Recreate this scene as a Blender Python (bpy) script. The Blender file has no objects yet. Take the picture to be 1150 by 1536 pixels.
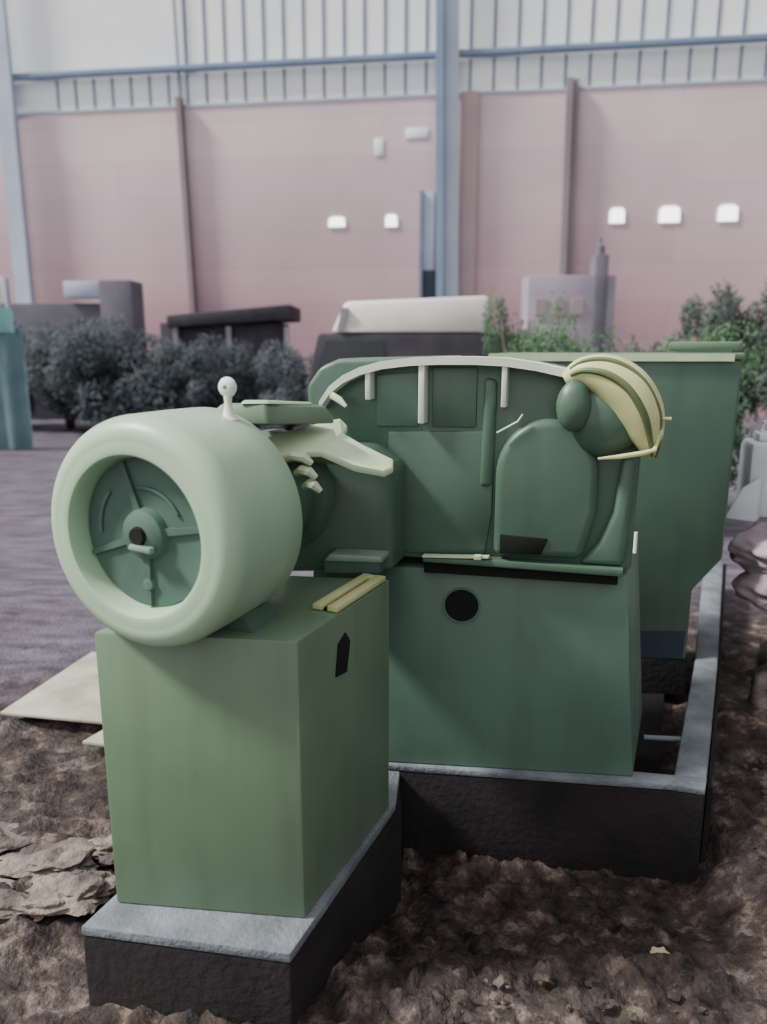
import bpy, bmesh, math, random
from mathutils import Vector, Matrix, noise
random.seed(7)

# ------------------------------------------------------------------ materials
def lin(c):
    out=[]
    for v in c:
        v/=255.0
        out.append(v/12.92 if v<=0.04045 else ((v+0.055)/1.055)**2.4)
    return (*out,1)

def mat(name,c1,c2=None,rough=0.6,scale=4,bump=0.0,bscale=40,spec=0.4,metal=0,detail=6,worn=False):
    m=bpy.data.materials.new(name); m.use_nodes=True
    nt=m.node_tree; n=nt.nodes; l=nt.links
    p=n['Principled BSDF']
    p.inputs['Roughness'].default_value=rough
    p.inputs['Metallic'].default_value=metal
    p.inputs['Specular IOR Level'].default_value=spec
    tc=n.new('ShaderNodeTexCoord')
    if c2 is None: c2=tuple(max(0,v*0.85) for v in c1)
    nz=n.new('ShaderNodeTexNoise'); nz.inputs['Scale'].default_value=scale; nz.inputs['Detail'].default_value=detail
    l.new(tc.outputs['Object'],nz.inputs['Vector'])
    r=n.new('ShaderNodeValToRGB'); r.color_ramp.elements[0].position=0.35; r.color_ramp.elements[1].position=0.65
    r.color_ramp.elements[0].color=lin(c2); r.color_ramp.elements[1].color=lin(c1)
    l.new(nz.outputs['Fac'],r.inputs['Fac'])
    col=r.outputs['Color']
    if worn:
        mp=n.new('ShaderNodeMapping'); mp.inputs['Scale'].default_value=(9,9,1.2)
        l.new(tc.outputs['Object'],mp.inputs['Vector'])
        g=n.new('ShaderNodeTexNoise'); g.inputs['Scale'].default_value=1.3; g.inputs['Detail'].default_value=7
        l.new(mp.outputs[0],g.inputs['Vector'])
        gr=n.new('ShaderNodeMapRange'); gr.inputs['From Min'].default_value=0.48; gr.inputs['From Max'].default_value=0.8; gr.inputs['To Max'].default_value=0.34
        l.new(g.outputs['Fac'],gr.inputs['Value'])
        mx=n.new('ShaderNodeMix'); mx.data_type='RGBA'; mx.inputs['B'].default_value=lin(tuple(v*0.66 for v in c1))
        l.new(gr.outputs[0],mx.inputs['Factor']); l.new(col,mx.inputs['A']); col=mx.outputs['Result']
        rr=n.new('ShaderNodeMapRange'); rr.inputs['From Min'].default_value=0.3; rr.inputs['From Max'].default_value=0.7
        rr.inputs['To Min'].default_value=rough-0.10; rr.inputs['To Max'].default_value=rough+0.15
        l.new(nz.outputs['Fac'],rr.inputs['Value']); l.new(rr.outputs[0],p.inputs['Roughness'])
    l.new(col,p.inputs['Base Color'])
    if bump>0:
        nb=n.new('ShaderNodeTexNoise'); nb.inputs['Scale'].default_value=bscale; nb.inputs['Detail'].default_value=8
        l.new(tc.outputs['Object'],nb.inputs['Vector'])
        b=n.new('ShaderNodeBump'); b.inputs['Strength'].default_value=bump; b.inputs['Distance'].default_value=0.02
        l.new(nb.outputs['Fac'],b.inputs['Height']); l.new(b.outputs['Normal'],p.inputs['Normal'])
    return m

M={}
M['green']=mat('machine_green',(106,130,104),(97,120,96),0.42,2.2,0.015,30,0.5,worn=True)
M['green_dk']=mat('housing_green',(79,105,88),(68,93,78),0.38,2.2,0.015,30,0.5,worn=True)
M['green_base']=mat('base_green',(92,120,106),(82,108,95),0.42,2.2,0.015,30,0.5,worn=True)
M['green_lt']=mat('motor_green',(164,194,162),(154,184,154),0.40,3,0.01,30,0.5)
M['pale']=mat('pale_paint_highlight',(210,226,190),(194,214,176),0.45,6)
M['yellow']=mat('yellow_paint_highlight',(206,208,154),(186,190,134),0.42,5)
M['olive']=mat('olive_hood_paint',(104,116,78),(88,100,66),0.5,6)
M['white']=mat('pale_trim',(226,230,216),(208,216,202),0.45,5)
M['black']=mat('black_void',(12,20,16),(8,12,10),0.9,5)
M['grille']=mat('fan_dark_green',(76,102,92),(64,88,80),0.6,9)
M['grille2']=mat('fan_blade_green',(92,118,108),(80,104,96),0.55,9)
M['steel']=mat('bare_steel',(140,158,150),(120,138,132),0.45,10,metal=0.2)
M['navy']=mat('navy_panel',(30,40,54),(24,32,46),0.6,4)
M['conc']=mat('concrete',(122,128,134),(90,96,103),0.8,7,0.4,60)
M['conc_dk']=mat('shaded_concrete',(34,29,31),(21,18,20),0.95,6,0.4,40)  # dark copy of the concrete; shade of its sides painted in
M['pit']=mat('pit_soil',(20,16,18),(10,9,10),1,6)

# ------------------------------------------------------------------ builder
class B:
    def __init__(s): s.bm=bmesh.new(); s.mats=[]
    def mi(s,k):
        if k not in s.mats: s.mats.append(k)
        return s.mats.index(k)
    def add(s,t,k):
        i=s.mi(k)
        bmesh.ops.recalc_face_normals(t,faces=t.faces[:])
        for f in t.faces: f.material_index=i; f.smooth=True
        me=bpy.data.meshes.new('tmp'); t.to_mesh(me); t.free()
        s.bm.from_mesh(me); bpy.data.meshes.remove(me)
    def loft(s,A,Bp,k,bev=0,seg=2):
        t=bmesh.new()
        a=[t.verts.new(v) for v in A]; b=[t.verts.new(v) for v in Bp]
        n=len(a); t.faces.new(a); t.faces.new(b[::-1])
        for i in range(n): t.faces.new((a[i],b[i],b[(i+1)%n],a[(i+1)%n]))
        bmesh.ops.recalc_face_normals(t,faces=t.faces[:])
        if bev>0:
            es=[e for e in t.edges if len(e.link_faces)==2 and e.calc_face_angle(0)>0.5]
            bmesh.ops.bevel(t,geom=es,offset=bev,segments=seg,affect='EDGES',profile=0.5,clamp_overlap=True)
        s.add(t,k)
    def prism(s,poly,z0,z1,k,bev=0,poly_top=None):
        s.loft([(x,y,z0) for x,y in poly],[(x,y,z1) for x,y in (poly_top or poly)],k,bev)
    def box(s,c,d,k,bev=0,ang=0):
        x,y,z=c; dx,dy,dz=d[0]/2,d[1]/2,d[2]/2
        ca,sa=math.cos(ang),math.sin(ang)
        P=[(x+ca*a-sa*b,y+sa*a+ca*b) for a,b in((-dx,-dy),(dx,-dy),(dx,dy),(-dx,dy))]
        s.prism(P,z-dz,z+dz,k,bev)
    def extr(s,pts,vec,k,bev=0,seg=2):
        v=Vector(vec); s.loft(pts,[tuple(Vector(p)+v) for p in pts],k,bev,seg)
    def lathe(s,o,ax,prof,k,seg=64,closed=True):
        o=Vector(o); ax=Vector(ax).normalized()
        up=Vector((0,0,1)) if abs(ax.z)<0.9 else Vector((1,0,0))
        e1=ax.cross(up).normalized(); e2=e1.cross(ax).normalized()
        t=bmesh.new(); rings=[]
        for (h,r) in prof:
            if r<1e-6: rings.append([t.verts.new(o+ax*h)])
            else: rings.append([t.verts.new(o+ax*h+(e1*math.cos(2*math.pi*i/seg)+e2*math.sin(2*math.pi*i/seg))*r) for i in range(seg)])
        for A,Bq in zip(rings,rings[1:]):
            for i in range(seg):
                j=(i+1)%seg
                if len(A)==1 and len(Bq)==1: continue
                if len(A)==1: t.faces.new((A[0],Bq[i],Bq[j]))
                elif len(Bq)==1: t.faces.new((A[i],Bq[0],A[j]))
                else: t.faces.new((A[i],Bq[i],Bq[j],A[j]))
        s.add(t,k)
    def tube(s,path,r,k,seg=10,closed=False):
        P=[Vector(p) for p in path]; t=bmesh.new(); rings=[]; n=len(P)
        ref=Vector((0.13,0.21,0.97)).normalized()
        for i,p in enumerate(P):
            if closed: d=P[(i+1)%n]-P[i-1]
            else: d=P[min(i+1,n-1)]-P[max(i-1,0)]
            d.normalize(); a=d.cross(ref)
            if a.length<0.1: a=d.cross(Vector((1,0,0)))
            a.normalize(); b=a.cross(d)
            rr=r[i] if isinstance(r,(list,tuple)) else r
            rings.append([t.verts.new(p+(a*math.cos(2*math.pi*q/seg)+b*math.sin(2*math.pi*q/seg))*rr) for q in range(seg)])
        m=n if closed else n-1
        for i in range(m):
            A,Bq=rings[i],rings[(i+1)%n]
            for q in range(seg): t.faces.new((A[q],A[(q+1)%seg],Bq[(q+1)%seg],Bq[q]))
        if not closed: t.faces.new(rings[0]); t.faces.new(rings[-1][::-1])
        s.add(t,k)
    def blob(s,c,rad,k,amp=0.15,fr=2.0,sub=4,seed=0,flat=None):
        t=bmesh.new(); bmesh.ops.create_icosphere(t,subdivisions=sub,radius=1)
        for v in t.verts:
            q=v.co.copy()
            d=1+amp*noise.noise(q*fr+Vector((seed*3.1,seed,0)))+amp*0.4*noise.noise(q*fr*3+Vector((0,seed,5)))
            p=Vector((q.x*rad[0],q.y*rad[1],q.z*rad[2]))*d
            if flat is not None and p.z<-rad[2]*flat: p.z=-rad[2]*flat
            v.co=Vector(c)+p
        s.add(t,k)
    def done(s,name,parent=None,sharp=35):
        me=bpy.data.meshes.new(name); s.bm.to_mesh(me); s.bm.free()
        for k in s.mats: me.materials.append(M[k])
        me.set_sharp_from_angle(angle=math.radians(sharp))
        o=bpy.data.objects.new(name,me); bpy.context.scene.collection.objects.link(o)
        if parent: o.parent=parent
        return o

def empty(name):
    e=bpy.data.objects.new(name,None); bpy.context.scene.collection.objects.link(e); return e

# ------------------------------------------------------------------ machine
GZ=-0.08
W=Vector((0.40,0.917,0)).normalized()
mill=empty('rubber_mixing_machine')

# pedestal
b=B()
ped=[(-0.735,1.83),(-0.21,1.77),(0.02,2.28),(-0.50,2.35)]
b.prism(ped,0.15,0.94,'green',0.008)
def side(t,z,off=0.0):
    p=Vector((-0.21,1.77,0)).lerp(Vector((0.02,2.28,0)),t); nrm=Vector((0.91,-0.41,0))
    p=p+nrm*off; return (p.x,p.y,z)
b.extr([side(.34,.765,-.01),side(.46,.755,-.01),side(.50,.84,-.01),side(.45,.875,-.01),side(.37,.855,-.01)],Vector((0.91,-0.41,0))*0.014,'black',0.003)
b.done('motor_pedestal',mill)

# slotted bracket on the pedestal edge
b=B()
e0=Vector((-0.125,1.965,0)); e1_=Vector((0.008,2.255,0)); din=Vector((-0.9,0.42,0))
def strip(o0,o1,t0,t1,z0,z1,k):
    a=e0.lerp(e1_,t0)+din*o0; c=e0.lerp(e1_,t1)+din*o0; d=e0.lerp(e1_,t1)+din*o1; f=e0.lerp(e1_,t0)+din*o1
    b.prism([(a.x,a.y),(c.x,c.y),(d.x,d.y),(f.x,f.y)],z0,z1,k,0.003)
strip(0.0,0.032,0,1,0.942,0.958,'yellow'); strip(0.046,0.078,0.0,1,0.942,0.958,'yellow')
strip(0.024,0.052,0.9,1.0,0.942,0.957,'yellow'); strip(0.024,0.052,0.02,0.92,0.940,0.948,'black')
b.done('slotted_bracket',mill)

# motor
b=B()
O=Vector((-0.584,1.735,1.210))
R=0.284
prof=[(0.055,0.0),(0.055,0.184),(0.006,0.190),(-0.004,0.196),(-0.006,0.206),(-0.002,0.222)]
for i in range(11):
    a=math.pi/2*i/10; prof.append((0.055-0.057*math.cos(a),0.232+0.052*math.sin(a)))
prof+=[(0.20,R),(0.30,0.282),(0.315,0.272),(0.325,0.25),(0.325,0.0)]
b.lathe(O,W,prof,'green_lt',96)
b.lathe(O,W,[(0.049,0.0),(0.049,0.181),(0.055,0.183)],'grille',64)
e1=W.cross(Vector((0,0,1))).normalized(); e2=Vector((0,0,1))
for a_,ln in ((0.15,0.18),(1.9,0.18),(3.5,0.18),(4.71,0.18)):
    d=e1*math.cos(a_)+e2*math.sin(a_); pr=e1*-math.sin(a_)+e2*math.cos(a_)
    p=[O+W*0.040+d*0.035+pr*.010,O+W*0.040+d*ln+pr*0.006,O+W*0.040+d*ln-pr*0.006,O+W*0.040+d*0.035-pr*0.010]
    b.extr([tuple(v) for v in p],W*0.01,'grille')
b.tube([O+W*0.046+(e1*math.cos(a)+e2*math.sin(a))*0.11 for a in [0.5+0.11*i for i in range(12)]],0.005,'grille',8)
b.tube([O+W*0.046+(e1*math.cos(a)+e2*math.sin(a))*0.14 for a in [2.4+0.10*i for i in range(9)]],0.005,'grille2',8)
b.lathe(O,W,[(0.05,0.065),(0.030,0.058),(0.018,0.034),(0.016,0.0)],'grille',32)
b.lathe(O,W,[(0.018,0.024),(0.008,0.020),(0.008,0.0)],'black',24)
b.extr([tuple(O+e1*x+e2*z-W*0.0) for x,z in((-0.02,-0.03),(0.045,-0.036),(0.045,-0.022),(-0.015,-0.018))],W*0.02,'steel',0.002)
c=O+e2*-0.125+W*0.03; b.lathe(c,W,[(0.02,0.016),(0.008,0.014),(0.006,0)],'grille2',20)
# saddle foot between motor and pedestal, dark green to carry the shadow
pts=[]
for x,z in ((-0.20,-0.273),(0.20,-0.273),(0.17,-0.228),(0.10,-0.262),(0.0,-0.270),(-0.10,-0.262),(-0.17,-0.228)):
    pts.append(tuple(O+W*0.18-e1*x+e2*z))
b.extr(pts,W*0.13,'green_dk')
# rear bell + coupling
b.lathe(O+W*0.325,W,[(-0.005,0.25),(0.02,0.24),(0.05,0.20),(0.06,0.16),(0.26,0.16),(0.27,0.19),(0.33,0.19),(0.34,0.13),(0.70,0.13)],'green_dk',64)
b.done('electric_motor',mill)

# lifting eye: ball-shaped eye on a short stem
b=B()
ex=Vector((-0.388,1.93,1.462))
b.lathe(ex,(0,0,1),[(-0.04,0.022),(0.006,0.024),(0.016,0.015),(0.045,0.009),(0.062,0.011),(0.066,0.0)],'white',20)
c=ex+Vector((0,0,0.085))
pr=[(-0.014,0.006),(-0.013,0.014),(-0.008,0.022),(0,0.026),(0.008,0.022),(0.013,0.014),(0.014,0.006),(0.0,0.005),(-0.014,0.006)]
b.lathe(c,(0.3,0.95,0),pr,'white',28)
b.done('lifting_eye',mill)

# terminal box + guard plates between motor and housing
b=B()
b.loft([(-0.50,2.04,1.445),(-0.30,2.01,1.445),(-0.14,2.30,1.42),(-0.33,2.36,1.42)],
       [(-0.43,2.05,1.50),(-0.31,2.03,1.50),(-0.17,2.29,1.475),(-0.33,2.33,1.475)],'green',0.01)
b.loft([(-0.38,2.03,1.498),(-0.30,2.03,1.498),(-0.20,2.25,1.478),(-0.29,2.28,1.478)],
       [(-0.37,2.04,1.508),(-0.31,2.04,1.508),(-0.21,2.24,1.488),(-0.28,2.27,1.488)],'green_lt',0.004)
b.done('terminal_box',mill)
b=B()
plate=[(-0.395,2.13,1.372),(-0.304,2.25,1.400),(-0.135,2.40,1.428),(-0.112,2.40,1.405),(-0.125,2.37,1.385),(-0.061,2.35,1.350),(0.03,2.32,1.310),
       (0.028,2.28,1.290),(0.0,2.25,1.280),(-0.087,2.20,1.305),(-0.179,2.15,1.355),(-0.248,2.10,1.362),(-0.329,2.08,1.345)]
b.loft(plate,[(x+0.002,y+.006,z-0.018) for x,y,z in plate],'pale',0.005)  # pale colour carries the backlit highlight on the plate
for i in range(3):
    dx=i*0.022; dz=-i*0.038
    pth=[(-0.265+dx,2.10,1.340+dz),(-0.245+dx,2.07,1.354+dz),(-0.215+dx*0.6,2.055,1.352+dz),(-0.195+dx*0.5,2.06,1.335+dz)]
    b.tube(pth,[0.009,0.014,0.014,0.009],'pale',8)
b.done('coupling_guard',mill)

# main housing frame
P0=Vector((0.037,2.55,0)); U=Vector((0.990,-0.139,0)); N=Vector((0.30,0.954,0))
def F(s,n,z): 
    v=P0+U*s+N*n; return (v.x,v.y,z)
FN=Vector((-0.139,-0.99,0))

# base block
b=B()
bp=[F(-0.2,0,0)[:2],(0.885,2.46),(1.08,2.95),F(-0.2,0.6,0)[:2]]
tp=[F(-0.2,0,0)[:2],(0.815,2.455),(1.01,2.95),F(-0.2,0.6,0)[:2]]
b.prism(bp,0.151,0.90,'green_base',0.008,tp)
o=Vector(F(0.235,0,0.772)); 
b.lathe(o,FN,[(-0.01,0.062),(0.006,0.062),(0.006,0.058),(-0.005,0.057)],'green_base',40)
b.lathe(o,FN,[(-0.01,0.059),(0.003,0.059),(0.003,0)],'black',40)
b.done('machine_base',mill)

# ledge
b=B()
b.extr([F(0.11,-0.05,0.935),F(0.765,-0.05,0.910),F(0.765,-0.05,0.935),F(0.36,-0.05,0.95),F(0.11,-0.05,0.95)],N*0.5,'green_dk',0.004)
b.extr([F(0.11,-0.025,0.892),F(0.75,-0.025,0.875),F(0.75,-0.025,0.911),F(0.11,-0.025,0.936)],N*0.3,'black')
b.extr([F(0.11,-0.056,0.952),F(0.33,-0.056,0.956),F(0.33,-0.056,0.963),F(0.11,-0.056,0.959)],N*0.03,'pale',0.001)
b.extr([F(-0.15,-0.26,0.985),F(0.03,-0.24,0.98),F(0.03,-0.24,1.0),F(-0.13,-0.26,1.01)],N*0.2,'steel',0.005)
b.extr([F(-0.15,-0.25,0.945),F(0.02,-0.23,0.945),F(0.02,-0.23,0.985),F(-0.15,-0.25,0.985)],N*0.2,'green_dk')
b.extr([F(0.285,-0.075,0.955),F(0.31,-0.075,0.955),F(0.31,-0.075,0.972),F(0.285,-0.075,0.972)],N*0.02,'pale',0.003)
b.done('flange_ledge',mill)

# upper housing
arch=[(-0.25,1.40),(-0.235,1.455),(-0.20,1.505),(-0.155,1.54),(-0.10,1.566),(-0.03,1.585),(0.06,1.596),(0.16,1.60),(0.26,1.60),(0.36,1.596),(0.46,1.582),(0.56,1.56),(0.62,1.545)]
b=B()
prof=[(-0.22,0.94)]+arch+[(0.80,1.46),(0.790,0.92)]
b.extr([F(s,0,z) for s,z in prof],N*0.5,'green_dk',0.012)
b.extr([F(0.62,-0.03,0.940),F(0.765,-0.03,0.938),F(0.79,-0.03,1.30),F(0.74,-0.03,1.30),F(0.72,-0.03,1.12),F(0.68,-0.03,1.02)],N*0.06,'green_dk',0.022,4)
b.extr([F(0.05,-0.012,0.955),F(0.31,-0.012,0.955),F(0.33,-0.012,1.10),F(0.33,-0.012,1.375),F(-0.02,-0.012,1.37),F(-0.02,-0.012,1.02)],N*0.03,'green_dk',0.008)
b.extr([F(0.285,-0.020,1.19),F(0.33,-0.020,1.19),F(0.335,-0.020,1.54),F(0.295,-0.020,1.55)],N*0.05,'green_dk',0.016,3)
b.extr([F(-0.06,-0.008,1.385),F(0.08,-0.008,1.385),F(0.08,-0.008,1.565),F(-0.06,-0.008,1.555)],N*0.05,'green_base',0.006)
b.extr([F(0.125,-0.008,1.385),F(0.27,-0.008,1.385),F(0.27,-0.008,1.58),F(0.125,-0.008,1.58)],N*0.05,'green_dk',0.006)
pts=[]
for i in range(25):
    a=math.pi*i/24
    pts.append((0.505+0.165*math.cos(a),1.235+0.185*math.sin(a)))
pts=[(0.67,1.12),]+pts+[(0.34,0.96),(0.63,0.96)]
b.extr([F(s,-0.045,z) for s,z in pts],N*0.07,'green_dk',0.03,5)
b.extr([F(0.365,-0.052,0.975),F(0.50,-0.052,0.975),F(0.52,-0.052,1.03),F(0.365,-0.052,1.04)],N*0.02,'black',0.004)
b.tube([F(0.345,-0.055,1.375),F(0.375,-0.055,1.392),F(0.41,-0.055,1.412),F(0.425,-0.055,1.435)],0.0035,'pale',8)
b.done('roller_housing',mill)

# arch band, backlight painted in as a pale strip, and vertical ribs
b=B()
for (s0,z0),(s1,z1) in zip(arch[1:],arch[2:]):
    b.loft([F(s0,-0.055,z0-0.012),F(s1,-0.055,z1-0.012),F(s1,-0.055,z1+0.014),F(s0,-0.055,z0+0.014)],
           [F(s0,0.05,z0-0.012),F(s1,0.05,z1-0.012),F(s1,0.05,z1+0.014),F(s0,0.05,z0+0.014)],'white')
for s,zt,zb,w in ((-0.075,1.57,1.475,0.018),(0.10,1.60,1.40,0.020),(0.362,1.594,1.455,0.017)):
    b.extr([F(s-w/2,-0.05,zb),F(s+w/2,-0.05,zb),F(s+w/2,-0.05,zt),F(s-w/2,-0.05,zt)],N*0.06,'white',0.003)
b.tube([F(-0.19,-0.06,1.49),F(-0.16,-0.07,1.475),F(-0.135,-0.08,1.455)],[0.012,0.012,0.006],'pale',8)
b.done('arch_highlight_trim',mill)

# hood: bent elbow cowl over the right shoulder, lit top painted in as yellow
b=B()
def catmull(P,n=6):
    out=[]
    Q=[P[0]]+P+[P[-1]]
    for i in range(1,len(Q)-2):
        for k in range(n):
            t=k/n; p=[0.5*((2*Q[i][d])+(-Q[i-1][d]+Q[i+1][d])*t+(2*Q[i-1][d]-5*Q[i][d]+4*Q[i+1][d]-Q[i+2][d])*t*t+(-Q[i-1][d]+3*Q[i][d]-3*Q[i+1][d]+Q[i+2][d])*t**3) for d in range(len(Q[0]))]
            out.append(p)
    out.append(list(P[-1])); return out
cow=catmull([(0.548,1.542,.020),(0.60,1.566,.046),(0.670,1.556,.068),(0.733,1.515,.078),(0.779,1.450,.074),(0.805,1.385,.056),(0.822,1.325,.028),(0.826,1.305,0.012)])
b.tube([F(s,-0.05,z) for s,z,r in cow],[r for s,z,r in cow],'yellow',32)
cx,czz=0.60,1.38
for phi,wd in ((8,0.011),(48,0.008)):
    pth=[];rr=[]
    for s,z,r in cow[3:-3]:
        d=Vector((s-cx,z-czz)); d.normalize(); ph=math.radians(phi)
        off=r*0.985
        pth.append(F(s+d.x*off*math.sin(ph),-0.05-off*math.cos(ph),z+d.y*off*math.sin(ph))); rr.append(wd*min(1,r/0.07)+0.001)
    b.tube(pth,rr,'olive',10)
b.blob(F(0.583,-0.075,1.465),(0.054,0.045,0.080),'green_dk',0.04,1.5,4)
b.blob(F(0.680,-0.03,1.42),(0.11,0.062,0.12),'green_dk',0.03,1.2,5)
b.tube([F(0.665,-0.105,1.305),F(0.73,-0.11,1.313),F(0.80,-0.11,1.325),F(0.835,-0.10,1.335)],[0.004,0.008,0.009,0.007],'yellow',8)
b.tube([F(0.83,-0.10,1.33),F(0.848,-0.09,1.38),F(0.845,-0.09,1.44)],0.008,'yellow',8)
b.tube([F(0.83,-0.09,1.43),F(0.875,-0.09,1.43)],0.006,'yellow',8)
b.lathe(F(0.797,-0.04,0.99),(0,0,1),[(0,0.0),(0,0.006),(0.07,0.006),(0.07,0)],'white',10)
b.done('roller_hood',mill)

# rear second housing and gearbox
b=B()
b.extr([F(-0.40,0.30,0.95),F(-0.42,0.30,1.50),F(-0.37,0.30,1.57),F(-0.30,0.30,1.60),F(0.1,0.30,1.61),F(0.1,0.30,0.95)],N*0.35,'green_dk',0.02,4)
b.extr([F(-0.30,-0.22,0.93),F(0.04,-0.16,0.93),F(0.04,-0.16,1.27),F(-0.04,-0.16,1.33),F(-0.28,-0.22,1.34)],N*0.3,'green_dk',0.02,3)
b.extr([F(-0.21,-0.20,0.78),F(-0.03,-0.19,0.78),F(-0.03,-0.19,0.94),F(-0.21,-0.20,0.94)],N*0.3,'green_dk',0.01)
b.done('gearbox',mill)

# control cabinet
b=B()
cz=[(0.50,0.15),(1.47,0.15),(1.47,0.50),(1.60,0.66),(1.605,1.585),(0.50,1.585)]
def C(x,z,d=0): 
    return (x+0.40*d,3.56-0.04*x+0.917*d,z)
b.extr([C(x,z) for x,z in cz],Vector((0.18,0.42,0)),'green_dk',0.01)
b.extr([C(0.48,1.586,-0.01),C(1.615,1.586,-0.01),C(1.615,1.612,-0.01),C(0.48,1.612,-0.01)],Vector((0.19,0.44,0)),'green',0.004)
b.extr([C(0.48,1.578,-0.016),C(1.57,1.578,-0.016),C(1.57,1.61,-0.016),C(0.48,1.61,-0.016)],Vector((0.002,0.006,0)),'pale')
b.extr([C(1.22,0.16,-0.006),C(1.46,0.16,-0.006),C(1.46,0.30,-0.006),C(1.22,0.30,-0.006)],Vector((0.002,0.005,0)),'navy')
b.extr([C(1.25,1.62,0.35),C(1.60,1.62,0.35),C(1.60,1.665,0.35),C(1.25,1.665,0.35)],Vector((0.1,0.2,0)),'green',0.01)
b.extr([C(1.30,1.40,0.35),C(1.56,1.40,0.35),C(1.56,1.63,0.35),C(1.30,1.63,0.35)],Vector((0.08,0.16,0)),'green_dk')
b.done('control_cabinet',mill)

# ------------------------------------------------------------------ foundation
b=B()
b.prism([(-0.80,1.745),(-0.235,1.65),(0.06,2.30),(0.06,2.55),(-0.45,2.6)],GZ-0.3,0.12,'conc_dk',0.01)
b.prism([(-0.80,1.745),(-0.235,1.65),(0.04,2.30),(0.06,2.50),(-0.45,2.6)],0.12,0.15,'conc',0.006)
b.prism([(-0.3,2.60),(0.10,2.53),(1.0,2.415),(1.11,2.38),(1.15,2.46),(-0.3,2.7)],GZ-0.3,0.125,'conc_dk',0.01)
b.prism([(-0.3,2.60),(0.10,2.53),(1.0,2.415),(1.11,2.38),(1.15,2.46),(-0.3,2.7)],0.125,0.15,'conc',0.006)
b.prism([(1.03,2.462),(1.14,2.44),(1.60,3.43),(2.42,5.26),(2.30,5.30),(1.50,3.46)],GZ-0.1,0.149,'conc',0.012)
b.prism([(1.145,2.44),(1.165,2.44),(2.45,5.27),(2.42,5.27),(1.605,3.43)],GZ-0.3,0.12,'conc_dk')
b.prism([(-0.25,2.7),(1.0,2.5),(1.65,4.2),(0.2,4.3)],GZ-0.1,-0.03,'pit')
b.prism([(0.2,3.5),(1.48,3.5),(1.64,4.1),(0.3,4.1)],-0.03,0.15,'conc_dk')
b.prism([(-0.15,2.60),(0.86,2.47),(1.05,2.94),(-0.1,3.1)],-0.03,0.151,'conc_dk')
b.tube([(1.03,2.78,0.13),(1.22,2.76,0.13)],0.010,'conc',8)
b.done('concrete_foundation')

# ------------------------------------------------------------------ ground
def groundmat():
    m=bpy.data.materials.new('soil'); m.use_nodes=True
    nt=m.node_tree; n=nt.nodes; l=nt.links; p=n['Principled BSDF']
    tc=n.new('ShaderNodeTexCoord')
    a=n.new('ShaderNodeTexNoise'); a.inputs['Scale'].default_value=9; a.inputs['Detail'].default_value=12; a.inputs['Roughness'].default_value=0.68
    l.new(tc.outputs['Object'],a.inputs['Vector'])
    r=n.new('ShaderNodeValToRGB'); cr=r.color_ramp
    cr.elements[0].position=0.38; cr.elements[0].color=lin((30,25,25))
    cr.elements[1].position=0.72; cr.elements[1].color=lin((140,124,116))
    e=cr.elements.new(0.54); e.color=lin((68,58,55))
    l.new(a.outputs['Fac'],r.inputs['Fac'])
    sep=n.new('ShaderNodeSeparateXYZ'); l.new(tc.outputs['Object'],sep.inputs[0])
    w=n.new('ShaderNodeTexNoise'); w.inputs['Scale'].default_value=3; w.inputs['Detail'].default_value=8
    mp=n.new('ShaderNodeMapping'); mp.inputs['Scale'].default_value=(1,4,1)
    l.new(tc.outputs['Object'],mp.inputs['Vector']); l.new(mp.outputs[0],w.inputs['Vector'])
    r2=n.new('ShaderNodeValToRGB'); r2.color_ramp.elements[0].position=0.3; r2.color_ramp.elements[0].color=lin((66,62,74))
    r2.color_ramp.elements[1].position=0.75; r2.color_ramp.elements[1].color=lin((112,105,117))
    l.new(w.outputs['Fac'],r2.inputs['Fac'])
    add=n.new('ShaderNodeMath'); add.operation='MULTIPLY_ADD'; add.inputs[1].default_value=-0.35; l.new(sep.outputs['X'],add.inputs[0]); l.new(sep.outputs['Y'],add.inputs[2])
    mr=n.new('ShaderNodeMapRange'); mr.inputs['From Min'].default_value=3.7; mr.inputs['From Max'].default_value=4.8
    l.new(add.outputs[0],mr.inputs['Value'])
    mx=n.new('ShaderNodeMix'); mx.data_type='RGBA'
    l.new(mr.outputs[0],mx.inputs['Factor']); l.new(r.outputs[0],mx.inputs['A']); l.new(r2.outputs[0],mx.inputs['B'])
    v=n.new('ShaderNodeTexNoise'); v.inputs['Scale'].default_value=2.3; l.new(tc.outputs['Object'],v.inputs['Vector'])
    mr2=n.new('ShaderNodeMapRange'); mr2.inputs['From Min'].default_value=0.5; mr2.inputs['From Max'].default_value=0.75; mr2.inputs['To Max'].default_value=0.5
    l.new(v.outputs['Fac'],mr2.inputs['Value'])
    mx2=n.new('ShaderNodeMix'); mx2.data_type='RGBA'; mx2.blend_type='MULTIPLY'; mx2.inputs['B'].default_value=(1.0,0.80,0.75,1)
    l.new(mr2.outputs[0],mx2.inputs['Factor']); l.new(mx.outputs['Result'],mx2.inputs['A'])
    l.new(mx2.outputs['Result'],p.inputs['Base Color'])
    rf=n.new('ShaderNodeMapRange'); rf.inputs['From Min'].default_value=0.35; rf.inputs['From Max'].default_value=0.65; rf.inputs['To Min'].default_value=0.5; rf.inputs['To Max'].default_value=0.9
    l.new(v.outputs['Fac'],rf.inputs['Value']); l.new(rf.outputs[0],p.inputs['Roughness'])
    p.inputs['Specular IOR Level'].default_value=0.25
    nb=n.new('ShaderNodeTexNoise'); nb.inputs['Scale'].default_value=45; nb.inputs['Detail'].default_value=8
    l.new(tc.outputs['Object'],nb.inputs['Vector'])
    bp_=n.new('ShaderNodeBump'); bp_.inputs['Strength'].default_value=0.8; bp_.inputs['Distance'].default_value=0.02
    l.new(nb.outputs['Fac'],bp_.inputs['Height']); l.new(bp_.outputs[0],p.inputs['Normal'])
    return m
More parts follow.
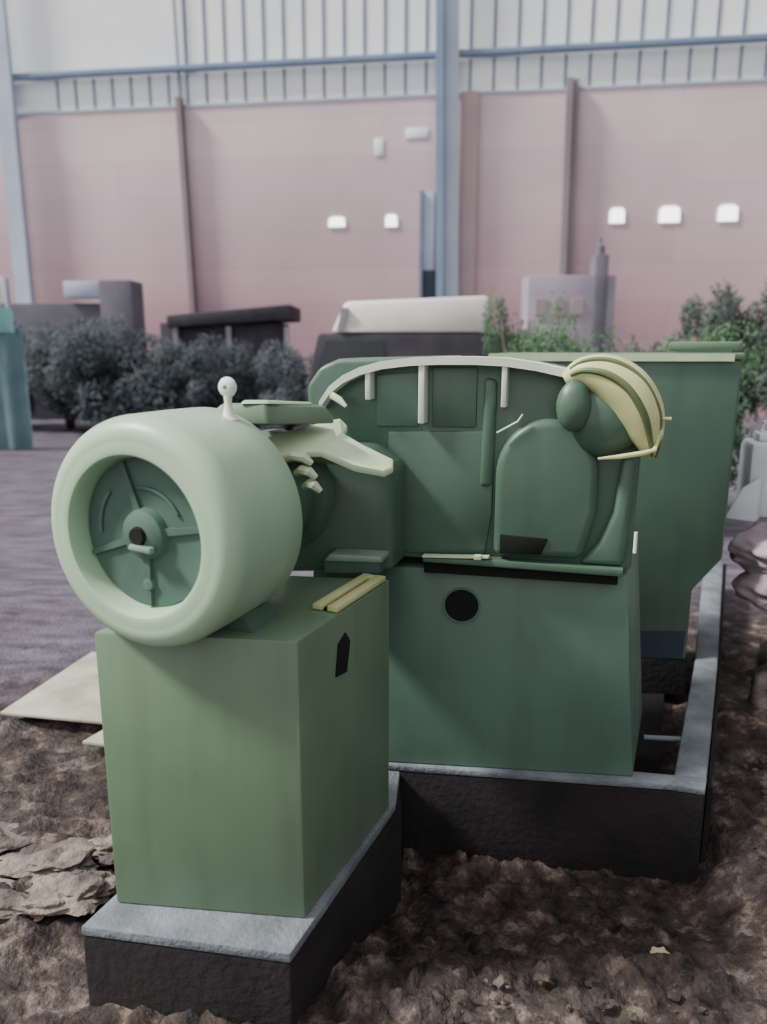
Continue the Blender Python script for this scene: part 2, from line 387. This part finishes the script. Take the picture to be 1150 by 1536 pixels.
M['soil']=groundmat()
me=bpy.data.meshes.new('ground')
nx,ny=420,360; vs=[];fs=[]
def sp(u,k): return k*(0.085*u+0.915*u*abs(u)**2.6)
def cell(q):
    d,p=noise.voronoi(q,distance_metric='DISTANCE',exponent=2.5)
    return min(1,(d[1]-d[0])*2.2)
def sm(a,b_,v):
    t=max(0,min(1,(v-a)/(b_-a))); return t*t*(3-2*t)
for j in range(ny+1):
    vj=j/ny; y=-4+ (4.8)*min(1,vj/0.06) if vj<0.06 else 0.8+ 36*(0.09*((vj-0.06)/0.94)+0.91*((vj-0.06)/0.94)**3.2)
    for i in range(nx+1):
        u=2*i/nx-1; x=0.3+sp(u,30)
        q=Vector((x,y,0))
        near=max(0,min(1,(6.0-y)/2.5))*max(0,min(1,(5-abs(x))/2))
        h=0.05*noise.noise(q*1.3)*near
        if near>0:
            qq=q+Vector((0.04*noise.noise(q*9),0.04*noise.noise(q*9+Vector((5,5,5))),0))
            h+=near*(0.036*cell(qq*11)*max(0,0.6+noise.noise(q*3))+0.020*cell(qq*24)+0.03*abs(noise.noise(q*5.0))+0.024*noise.noise(q*18))
        h+=0.10*max(0,min(1,(x-1.9)/1.2))*near
        h+=0.04*max(0,min(1,(-0.95-x)/0.4))*max(0,min(1,(2.9-y)/0.5))
        # hollow added between the two foundations so shade gathers there
        h-=0.13*sm(1.80,2.25,y)*(1-sm(2.6,2.9,y))*sm(-0.2,0.0,x)*(1-sm(1.02,1.30,x))
        vs.append((x,y,GZ+h-0.03))
for j in range(ny):
    for i in range(nx):
        a=j*(nx+1)+i; fs.append((a,a+1,a+nx+2,a+nx+1))
me.from_pydata(vs,[],fs); me.materials.append(M['soil'])
for p_ in me.polygons: p_.use_smooth=True
g=bpy.data.objects.new('ground',me); bpy.context.scene.collection.objects.link(g)

M['clod']=mat('clod_soil',(100,88,82),(50,42,40),0.95,9,0.6,50)
M['rock']=mat('pale_rock',(140,126,120),(78,68,66),0.9,8,0.8,40)
b=B()
for i in range(520):
    x=random.uniform(-0.1,2.0); y=random.uniform(1.2,3.3)
    if x<1.25 and y>1.85: continue
    if y>1.2 and x<0.1+ (y-1.65)*0.45+0.05 and y>1.5: continue
    if x>1.0 and y>2.3 and x<1.15+(y-2.36)*0.47+0.1: continue
    if x>1.6 and y>2.6: continue
    r=random.choice([0.005,0.006,0.008,0.01,0.012,0.017])
    b.blob((x,y,GZ+0.008+0.02*random.random()),(r*random.uniform(0.8,1.6),r,r*0.7),'clod',0.7,1.8,2,i)
b.done('soil_clods',sharp=40)
b=B()
rk=[(-1.10,2.26,0.16,0.09,0.035),(-0.97,2.12,0.12,0.07,0.035),(-1.38,2.36,0.20,0.10,0.035),(-1.14,2.06,0.15,0.055,0.03),(-0.93,2.33,0.10,0.06,0.035),(-1.35,2.12,0.14,0.07,0.03)]
for i,(x,y,a,c_,h) in enumerate(rk):
    b.blob((x,y,GZ+0.035),(a,c_,h),'rock',0.6,1.4,5,i)
b.done('broken_stone_slabs',sharp=30)
b=B()
M['sheet']=mat('pale_sheet_board',(176,172,156),(146,142,128),0.8,5,0.2,30)
b.prism([(-1.78,3.28),(-1.25,3.18),(-0.85,3.75),(-1.62,4.0)],GZ+0.05,GZ+0.065,'sheet',0.003)
b.prism([(-1.30,3.02),(-1.12,2.98),(-1.05,3.12),(-1.24,3.14)],GZ+0.045,GZ+0.06,'sheet',0.003)
b.done('plywood_sheet')
b=B()
M['litter']=mat('paper_scrap',(205,190,160),(170,150,120),0.8,9)
b.blob((0.80,1.90,GZ+0.005),(0.025,0.018,0.012),'litter',0.5,2,3,3)
b.done('paper_scrap')

# ------------------------------------------------------------------ sacks & container right
M['sack']=mat('dusty_sack',(172,156,164),(128,114,122),0.95,5,0.4,18)
M['plastic']=mat('white_plastic',(215,220,225),(190,196,204),0.5,5)
M['mound']=mat('dark_soil_mound',(72,62,62),(38,33,34),0.95,7,0.7,30)
b=B()
b.blob((2.56,3.35,-0.12),(0.66,0.85,0.50),'mound',0.25,2.2,5,3)
b.done('soil_mound',sharp=60)
b=B()
for i,(x,y,z,a,c_,h) in enumerate([(2.12,3.60,0.47,0.34,0.3,0.16),(2.04,3.62,0.66,0.32,0.26,0.13)]):
    b.blob((x,y,z),(a,c_,h),'sack',0.22,1.4,5,i+2)
b.done('cement_sack_pile',sharp=80)
b=B()
b.prism([(1.81,3.75),(2.07,3.70),(2.11,3.95),(1.86,3.99)],0.80,1.18,'plastic',0.03)
b.prism([(1.86,3.79),(2.03,3.76),(2.06,3.92),(1.90,3.95)],1.18,1.22,'plastic',0.015)
b.tube([(1.90,3.86,1.20),(1.91,3.86,1.27),(2.01,3.84,1.27),(2.02,3.84,1.20)],0.014,'plastic',8)
b.extr([(1.68,3.70,0.81),(1.82,3.66,0.80),(1.82,3.66,1.02),(1.75,3.68,0.97)],(0.05,0.06,0),'plastic',0.01)
b.done('plastic_jerrycan')

# ------------------------------------------------------------------ factory wall
def brickwall():
    m=bpy.data.materials.new('pink_panel_wall'); m.use_nodes=True
    nt=m.node_tree; n=nt.nodes; l=nt.links; p=n['Principled BSDF']; p.inputs['Roughness'].default_value=0.85
    p.inputs['Specular IOR Level'].default_value=0.2
    tc=n.new('ShaderNodeTexCoord')
    sep=n.new('ShaderNodeSeparateXYZ'); l.new(tc.outputs['Object'],sep.inputs[0])
    cmb=n.new('ShaderNodeCombineXYZ'); l.new(sep.outputs['X'],cmb.inputs['X']); l.new(sep.outputs['Z'],cmb.inputs['Y'])
    br=n.new('ShaderNodeTexBrick'); br.inputs['Scale'].default_value=1; br.inputs['Brick Width'].default_value=14; br.inputs['Row Height'].default_value=0.9
    br.inputs['Mortar Size'].default_value=0.012; br.inputs['Mortar Smooth'].default_value=1
    br.inputs['Color1'].default_value=lin((222,200,206)); br.inputs['Color2'].default_value=lin((216,193,200)); br.inputs['Mortar'].default_value=lin((196,174,182))
    l.new(cmb.outputs[0],br.inputs['Vector'])
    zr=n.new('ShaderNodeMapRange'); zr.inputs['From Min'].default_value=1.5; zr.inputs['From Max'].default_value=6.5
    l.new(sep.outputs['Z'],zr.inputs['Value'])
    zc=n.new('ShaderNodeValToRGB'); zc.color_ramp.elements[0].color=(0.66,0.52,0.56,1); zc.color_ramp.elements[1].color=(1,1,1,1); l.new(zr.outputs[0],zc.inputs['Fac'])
    nz=n.new('ShaderNodeTexNoise'); nz.inputs['Scale'].default_value=0.25; nz.inputs['Detail'].default_value=3
    l.new(tc.outputs['Object'],nz.inputs['Vector'])
    mr=n.new('ShaderNodeMapRange'); mr.inputs['From Min'].default_value=0.3; mr.inputs['From Max'].default_value=0.7; mr.inputs['To Min'].default_value=0.84; mr.inputs['To Max'].default_value=1.06
    l.new(nz.outputs['Fac'],mr.inputs['Value'])
    mx=n.new('ShaderNodeMix'); mx.data_type='RGBA'; mx.blend_type='MULTIPLY'; mx.inputs['Factor'].default_value=1
    l.new(br.outputs['Color'],mx.inputs['A']); l.new(mr.outputs[0],mx.inputs['B'])
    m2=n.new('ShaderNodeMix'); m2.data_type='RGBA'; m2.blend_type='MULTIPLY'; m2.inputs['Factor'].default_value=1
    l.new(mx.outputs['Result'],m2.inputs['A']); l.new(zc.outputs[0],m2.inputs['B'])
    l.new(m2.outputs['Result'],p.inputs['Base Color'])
    return m
M['pink']=brickwall()
M['sheetw']=mat('white_corrugated_sheet',(246,247,248),(234,238,243),0.6,0.6,spec=0.2)
M['rib']=mat('sheet_rib_grey',(124,132,152),(112,120,140),0.7,2,spec=0.2)
M['blue']=mat('blue_steel',(130,146,172),(118,134,160),0.6,1,spec=0.2)
M['bluelt']=mat('light_blue_steel',(184,194,212),(172,183,202),0.6,1,spec=0.2)
M['brown']=mat('brown_column',(140,128,134),(126,114,120),0.7,1)
M['mauve']=mat('mauve_strip',(178,158,160),(168,148,152),0.7,1,spec=0.2)
def emis(name,c,s):
    m=bpy.data.materials.new(name); m.use_nodes=True; p=m.node_tree.nodes['Principled BSDF']
    p.inputs['Base Color'].default_value=lin(c); p.inputs['Emission Color'].default_value=lin(c); p.inputs['Emission Strength'].default_value=s; return m
M['glow']=emis('daylit_window',(250,250,255),3.5)

WU=Vector((0.99,-0.143,0)); WN=Vector((-0.143,-0.99,0)); W0=Vector((0,20.56,0))
def G(x,n,z):
    v=W0+WU*(x/0.99)+WN*n; return (v.x,v.y,z)
def wbox(bl,x0,x1,z0,z1,n0,n1,k,bev=0):
    bl.loft([G(x0,n1,z0),G(x1,n1,z0),G(x1,n1,z1),G(x0,n1,z1)],[G(x0,n0,z0),G(x1,n0,z0),G(x1,n0,z1),G(x0,n0,z1)],k,bev)
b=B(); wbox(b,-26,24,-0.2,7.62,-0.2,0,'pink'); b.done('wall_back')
b=B()
wbox(b,-26,24,7.6,14,-0.15,-0.02,'sheetw')
x=-26
while x<24:
    if x>-8.6: wbox(b,x,x+0.06,7.64,8.34,-0.02,0.0,'rib')
    if x>-5.2 or x<-12: wbox(b,x,x+0.07,8.5,14,-0.02,0.0,'rib')
    x+=0.50 if x<1.5 else 0.555
b.done('wall_back_cladding')
b=B()
wbox(b,-26,24,8.36,8.50,0.02,0.20,'blue',0.02)
wbox(b,-26,24,7.56,7.62,0.0,0.03,'bluelt')
b.done('trim_girt')
def leancol(bl,xb,xt,w,z0,z1,n0,n1,k):
    bl.loft([G(xb-w/2,n1,z0),G(xb+w/2,n1,z0),G(xb+w/2,n0,z0),G(xb-w/2,n0,z0)],[G(xt-w/2,n1,z1),G(xt+w/2,n1,z1),G(xt+w/2,n0,z1),G(xt-w/2,n0,z1)],k)
b=B()
leancol(b,1.52,1.30,0.18,-0.1,14,0.21,0.50,'blue')
leancol(b,1.80,1.56,0.34,-0.1,14,0.21,0.33,'bluelt')
leancol(b,2.10,2.10,0.42,-0.1,7.6,0.01,0.15,'mauve')
b.done('steel_column')
b=B(); leancol(b,4.48,4.40,0.14,-0.1,7.75,0.01,0.3,'brown'); leancol(b,4.62,4.54,0.16,-0.1,7.75,0.01,0.2,'brown'); b.done('steel_column')
b=B(); leancol(b,-5.0,-5.15,0.13,-0.1,7.75,0.02,0.25,'brown'); leancol(b,-5.15,-5.25,0.04,7.75,14,0.03,0.1,'rib'); b.done('steel_column')
b=B(); leancol(b,-9.75,-9.75,0.45,-0.1,14,0.21,0.35,'bluelt'); leancol(b,-9.55,-9.55,0.10,-0.1,7.6,0.21,0.40,'bluelt'); b.done('steel_column')
wins=[(-1.19,.42,.25),(0.20,.30,.30),(5.67,.36,.36),(6.88,.48,.38),(8.20,.45,.38)]
for i,(x,w,h) in enumerate(wins):
    b=B()
    ps=[(x-w/2,4.72-h/2),(x+w/2,4.72-h/2),(x+w/2,4.72+h*0.3),(x+w*0.3,4.72+h/2),(x-w*0.3,4.72+h/2),(x-w/2,4.72+h*0.3)]
    b.loft([G(a,0.03,z) for a,z in ps],[G(a,0.005,z) for a,z in ps],'glow')
    b.tube([G(a,0.03,z) for a,z in ps],0.01,'mauve',6,True)
    b.done('window_%d'%(i+1))
b=B()
wbox(b,0.98,1.28,2.9,5.36,0.005,0.05,'bluelt',0.01); wbox(b,0.92,1.0,2.0,5.4,0.005,0.12,'rib'); wbox(b,0.98,1.4,2.2,3.5,0.05,0.1,'navy')
b.done('door_1')
b=B(); wbox(b,-0.22,0.0,6.25,6.65,0.005,0.03,'sheetw',0.01); wbox(b,0.55,1.1,6.62,6.85,0.005,0.03,'sheetw',0.01); b.done('wall_sign')

# ------------------------------------------------------------------ yard objects
M['shedroof']=mat('hazed_roof',(112,108,118),(98,95,106),0.85,2,spec=0.2)  # shed and utility building greys lightened to carry haze
M['shedwall']=mat('hazed_grey_wall',(160,152,162),(142,134,146),0.85,1.2,spec=0.2)
M['dark']=mat('dark_metal',(70,67,73),(56,54,61),0.8,3,spec=0.2)
M['vanw']=mat('van_white',(230,224,220),(216,211,208),0.5,2)
M['glass']=mat('dark_glass',(66,68,74),(56,58,64),0.3,2)
b=B()
vy0,vy1=10.2,12.0
side_p=[(-1.0,0.35),(2.1,0.35),(2.1,1.80),(-0.85,1.80),(-1.0,1.2)]
b.loft([(x,vy0,z) for x,z in side_p],[(x,vy1,z) for x,z in side_p],'dark',0.05)
b.loft([(-0.68,vy0,1.80),(1.36,vy0,1.80),(1.36,vy0,2.27),(-0.50,vy0+0.1,2.20)],[(-0.68,vy1,1.80),(1.36,vy1,1.80),(1.36,vy1,2.27),(-0.50,vy1,2.20)],'vanw',0.06)
b.loft([(-0.60,vy0-0.02,1.84),(-0.52,vy0-0.02,1.84),(-0.46,vy0-0.02,2.12),(-0.54,vy0-0.02,2.12)],[(-0.60,vy0+.08,1.84),(-0.52,vy0+.08,1.84),(-0.46,vy0+.12,2.12),(-0.54,vy0+.12,2.12)],'shedwall')
b.loft([(-0.9,vy0-0.01,1.25),(0.0,vy0-0.01,1.25),(0.0,vy0-0.01,1.7),(-0.75,vy0-0.01,1.7)],[(-0.9,vy0+.05,1.25),(0.0,vy0+.05,1.25),(0.0,vy0+.05,1.7),(-0.75,vy0+.05,1.7)],'glass')
for x in (-0.4,1.5):
    for y in (vy0+0.1,vy1-0.1): b.lathe((x,y-0.12,0.28),(0,1,0),[(0,0),(0,0.2),(0,0.34),(0.03,0.37),(0.2,0.37),(0.23,0.34),(0.23,0)],'dark',32)
b.done('delivery_van')
b=B()
b.box((-3.4,17.2,1.0),(2.5,1.6,2.2),'dark',0.02)
b.loft([(-4.45,16.2,2.0),(-1.9,16.2,2.16),(-1.9,16.2,2.46),(-4.45,16.2,2.24)],[(-4.45,18.2,2.0),(-1.9,18.2,2.16),(-1.9,18.2,2.46),(-4.45,18.2,2.24)],'dark',0.02)
for x in (-4.3,-3.2,-2.0): b.box((x,16.3,0.97),(0.1,0.1,2.1),'shedwall')
b.done('storage_shed')
b=B()
b.box((-6.15,18.7,1.5),(0.75,0.9,3.2),'shedroof',0.02)
b.box((-8.2,19.0,1.25),(3.2,0.9,2.7),'shedroof',0.02)
b.box((-6.95,18.6,2.9),(0.85,0.5,0.36),'bluelt',0.02)
b.done('utility_building')
b=B()
b.box((4.3,18.6,1.5),(2.0,0.8,3.4),'shedwall',0.02)
b.box((4.95,18.4,1.7),(0.30,0.5,3.9),'shedroof',0.02)
b.lathe((4.95,18.4,3.6),(0,0,1),[(0,0.12),(0.25,0.1),(0.3,0.04),(0.45,0.03),(0.45,0)],'shedroof',16)
for i in range(3): b.box((3.6+0.42*i,18.18,2.5),(0.25,0.05,0.35),'mauve')
b.done('utility_building')
# made-up teal sheet on poles, standing in for hazy light
M['tarp']=mat('teal_haze_sheet',(136,164,170),(104,136,146),0.8,1.0)
M['haze_c']=mat('cyan_haze_sheet',(176,222,222),(156,208,210),0.8,1.0)
M['haze_w']=mat('white_haze_sheet',(234,242,242),(216,230,230),0.8,1.5)
b=B()
def wavy_sheet(x0,x1,y,z0,z1,k,nn=60):
    t=bmesh.new(); rows=[]
    for j in range(7):
        v=j/6; rows.append([t.verts.new((x0+(x1-x0)*i/nn,y+(0.03+0.03*(1-v))*math.sin(i*0.9+0.7*math.sin(i*.31)),z0+(z1-z0)*v-0.12*math.sin(i*0.23)*v)) for i in range(nn+1)])
    for A,Bq in zip(rows,rows[1:]):
        for i in range(nn): t.faces.new((A[i],A[i+1],Bq[i+1],Bq[i]))
    bmesh.ops.solidify(t,geom=t.faces[:],thickness=0.02); b.add(t,k)
wavy_sheet(-9.5,-5.95,13.0,GZ,2.0,'tarp'); wavy_sheet(-9.5,-6.05,12.93,1.85,2.32,'haze_c'); wavy_sheet(-9.5,-6.15,12.88,2.35,2.85,'haze_w')
for x in (-9.4,-6.2): b.lathe((x,13.12,GZ),(0,0,1),[(0,0),(0,0.04),(2.8,0.04),(2.8,0)],'bluelt',12)
b.done('haze_sheet',sharp=80)

def leaf(name,c1,c2):
    m=mat(name,c1,c2,0.95,2,spec=0.05)
    nt=m.node_tree; p=nt.nodes['Principled BSDF']; out=nt.nodes['Material Output']
    tr=nt.nodes.new('ShaderNodeBsdfTranslucent'); tr.inputs['Color'].default_value=lin(c1)
    ms=nt.nodes.new('ShaderNodeMixShader'); ms.inputs[0].default_value=0.4
    nt.links.new(p.outputs[0],ms.inputs[1]); nt.links.new(tr.outputs[0],ms.inputs[2]); nt.links.new(ms.outputs[0],out.inputs['Surface'])
    return m
M['leafd']=leaf('hazed_leaf',(112,120,124),(78,86,94))  # haze over the far bushes is lightened into this colour
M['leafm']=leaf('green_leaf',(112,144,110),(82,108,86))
M['leafr']=leaf('hazed_green_leaf',(120,130,124),(88,98,96))  # far trees, haze mixed into the leaf colour
M['bark']=mat('bark',(90,82,80),(68,62,60),0.9,5)
def bushmesh(name,n,rad,leaf,k,seed,lo=(0.28,0.5)):
    rnd=random.Random(seed); b=B()
    for i in range(7):
        a=rnd.uniform(0,6.28); r=rnd.uniform(0.2,0.7)
        b.tube([(0.05*math.cos(a),0.05*math.sin(a),0),(r*rad[0]*.5*math.cos(a),r*rad[1]*.5*math.sin(a),rad[2]*0.9),(r*rad[0]*math.cos(a),r*rad[1]*math.sin(a),rad[2]*1.5)],[0.04,0.03,0.012],'bark',6)
    t=bmesh.new()
    lob=[(Vector((rnd.uniform(-.6,.6)*rad[0],rnd.uniform(-.6,.6)*rad[1],rad[2]*rnd.uniform(0.5,1.55))),rnd.uniform(*lo)) for _ in range(16)]
    for i in range(n):
        c,rr=lob[i%16]
        d=Vector((rnd.gauss(0,1),rnd.gauss(0,1),rnd.gauss(0,1))).normalized()*rnd.uniform(0.65,1.05)
        p=c+Vector((d.x*rad[0]*rr,d.y*rad[1]*rr,d.z*rad[2]*rr))
        if p.z<0.03: p.z=rnd.uniform(0.03,0.3)
        e=Vector((rnd.gauss(0,1),rnd.gauss(0,1),rnd.gauss(0,1))).normalized()
        f=e.cross(d); 
        if f.length<0.05: continue
        f.normalize(); s_=leaf*rnd.uniform(0.6,1.3)
        t.faces.new([t.verts.new(p-e*s_),t.verts.new(p+f*s_*0.4),t.verts.new(p+e*s_),t.verts.new(p-f*s_*0.4)])
    b.add(t,k)
    return b.done(name,sharp=180)
def place(o,loc,rot=0,sc=(1,1,1)):
    o.location=loc; o.rotation_euler=(0,0,rot); o.scale=sc
bd=bushmesh('shrub',9000,(1.15,0.8,1.15),0.06,'leafd',1); place(bd,(-5.4,15.2,GZ))
def dup(src,loc,rot,sc):
    o=src.copy(); bpy.context.scene.collection.objects.link(o); place(o,loc,rot,sc)
for x,y,s_,r in ((-6.6,16.2,1.0,1),(-8.2,16.4,1.0,2),(-4.2,14.6,0.85,3),(-3.0,14.8,0.85,4),(-1.8,14.6,0.8,5),(-0.9,13.6,0.8,2.2),(-9.8,16,1.1,.4),(2.6,16.6,0.9,.8),(3.9,16.7,0.8,2.5)):
    dup(bd,(x,y,GZ),r,(s_,s_,s_))
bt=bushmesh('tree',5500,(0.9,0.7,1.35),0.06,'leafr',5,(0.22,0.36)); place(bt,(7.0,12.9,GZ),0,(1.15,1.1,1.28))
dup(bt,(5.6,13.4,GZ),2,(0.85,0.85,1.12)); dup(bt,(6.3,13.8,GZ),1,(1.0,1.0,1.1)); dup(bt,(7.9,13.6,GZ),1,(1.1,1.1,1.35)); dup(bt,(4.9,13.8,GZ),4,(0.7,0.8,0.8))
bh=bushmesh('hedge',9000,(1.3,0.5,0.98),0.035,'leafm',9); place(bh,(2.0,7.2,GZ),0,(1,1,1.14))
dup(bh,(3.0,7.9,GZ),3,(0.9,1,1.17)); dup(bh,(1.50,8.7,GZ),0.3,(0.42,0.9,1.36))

# ------------------------------------------------------------------ light & camera
w=bpy.data.worlds.new('World'); bpy.context.scene.world=w; w.use_nodes=True
nt=w.node_tree; bg=nt.nodes['Background']
tc=nt.nodes.new('ShaderNodeTexCoord'); dp=nt.nodes.new('ShaderNodeVectorMath'); dp.operation='DOT_PRODUCT'
v=Vector((-0.66,-0.30,0.69)).normalized(); dp.inputs[1].default_value=v
nt.links.new(tc.outputs['Generated'],dp.inputs[0])
mr=nt.nodes.new('ShaderNodeMapRange'); mr.inputs['From Min'].default_value=-1; mr.inputs['From Max'].default_value=1
nt.links.new(dp.outputs['Value'],mr.inputs['Value'])
rp=nt.nodes.new('ShaderNodeValToRGB'); nt.links.new(mr.outputs[0],rp.inputs['Fac'])
rp.color_ramp.elements[0].color=(0.10,0.10,0.115,1); rp.color_ramp.elements[1].color=(1.02,1.0,0.99,1)
e=rp.color_ramp.elements.new(0.5); e.color=(0.35,0.36,0.385,1)
nt.links.new(rp.outputs['Color'],bg.inputs['Color']); bg.inputs['Strength'].default_value=1.5
sl=bpy.data.lights.new('sun','SUN'); sl.energy=6.4; sl.angle=math.radians(9); sl.color=(1.0,0.98,0.92)
so=bpy.data.objects.new('sun',sl); bpy.context.scene.collection.objects.link(so)
so.rotation_euler=Vector((0.66,0.09,-0.70)).to_track_quat('-Z','Y').to_euler()

cam=bpy.data.cameras.new('camera'); co=bpy.data.objects.new('camera',cam); bpy.context.scene.collection.objects.link(co)
cam.sensor_fit='HORIZONTAL'; cam.sensor_width=36; cam.lens=36
cam.dof.use_dof=True; cam.dof.focus_distance=2.4; cam.dof.aperture_fstop=2.2
co.location=(0,0,1.65); co.rotation_euler=(math.radians(90-12.3),0,0)
bpy.context.scene.camera=co
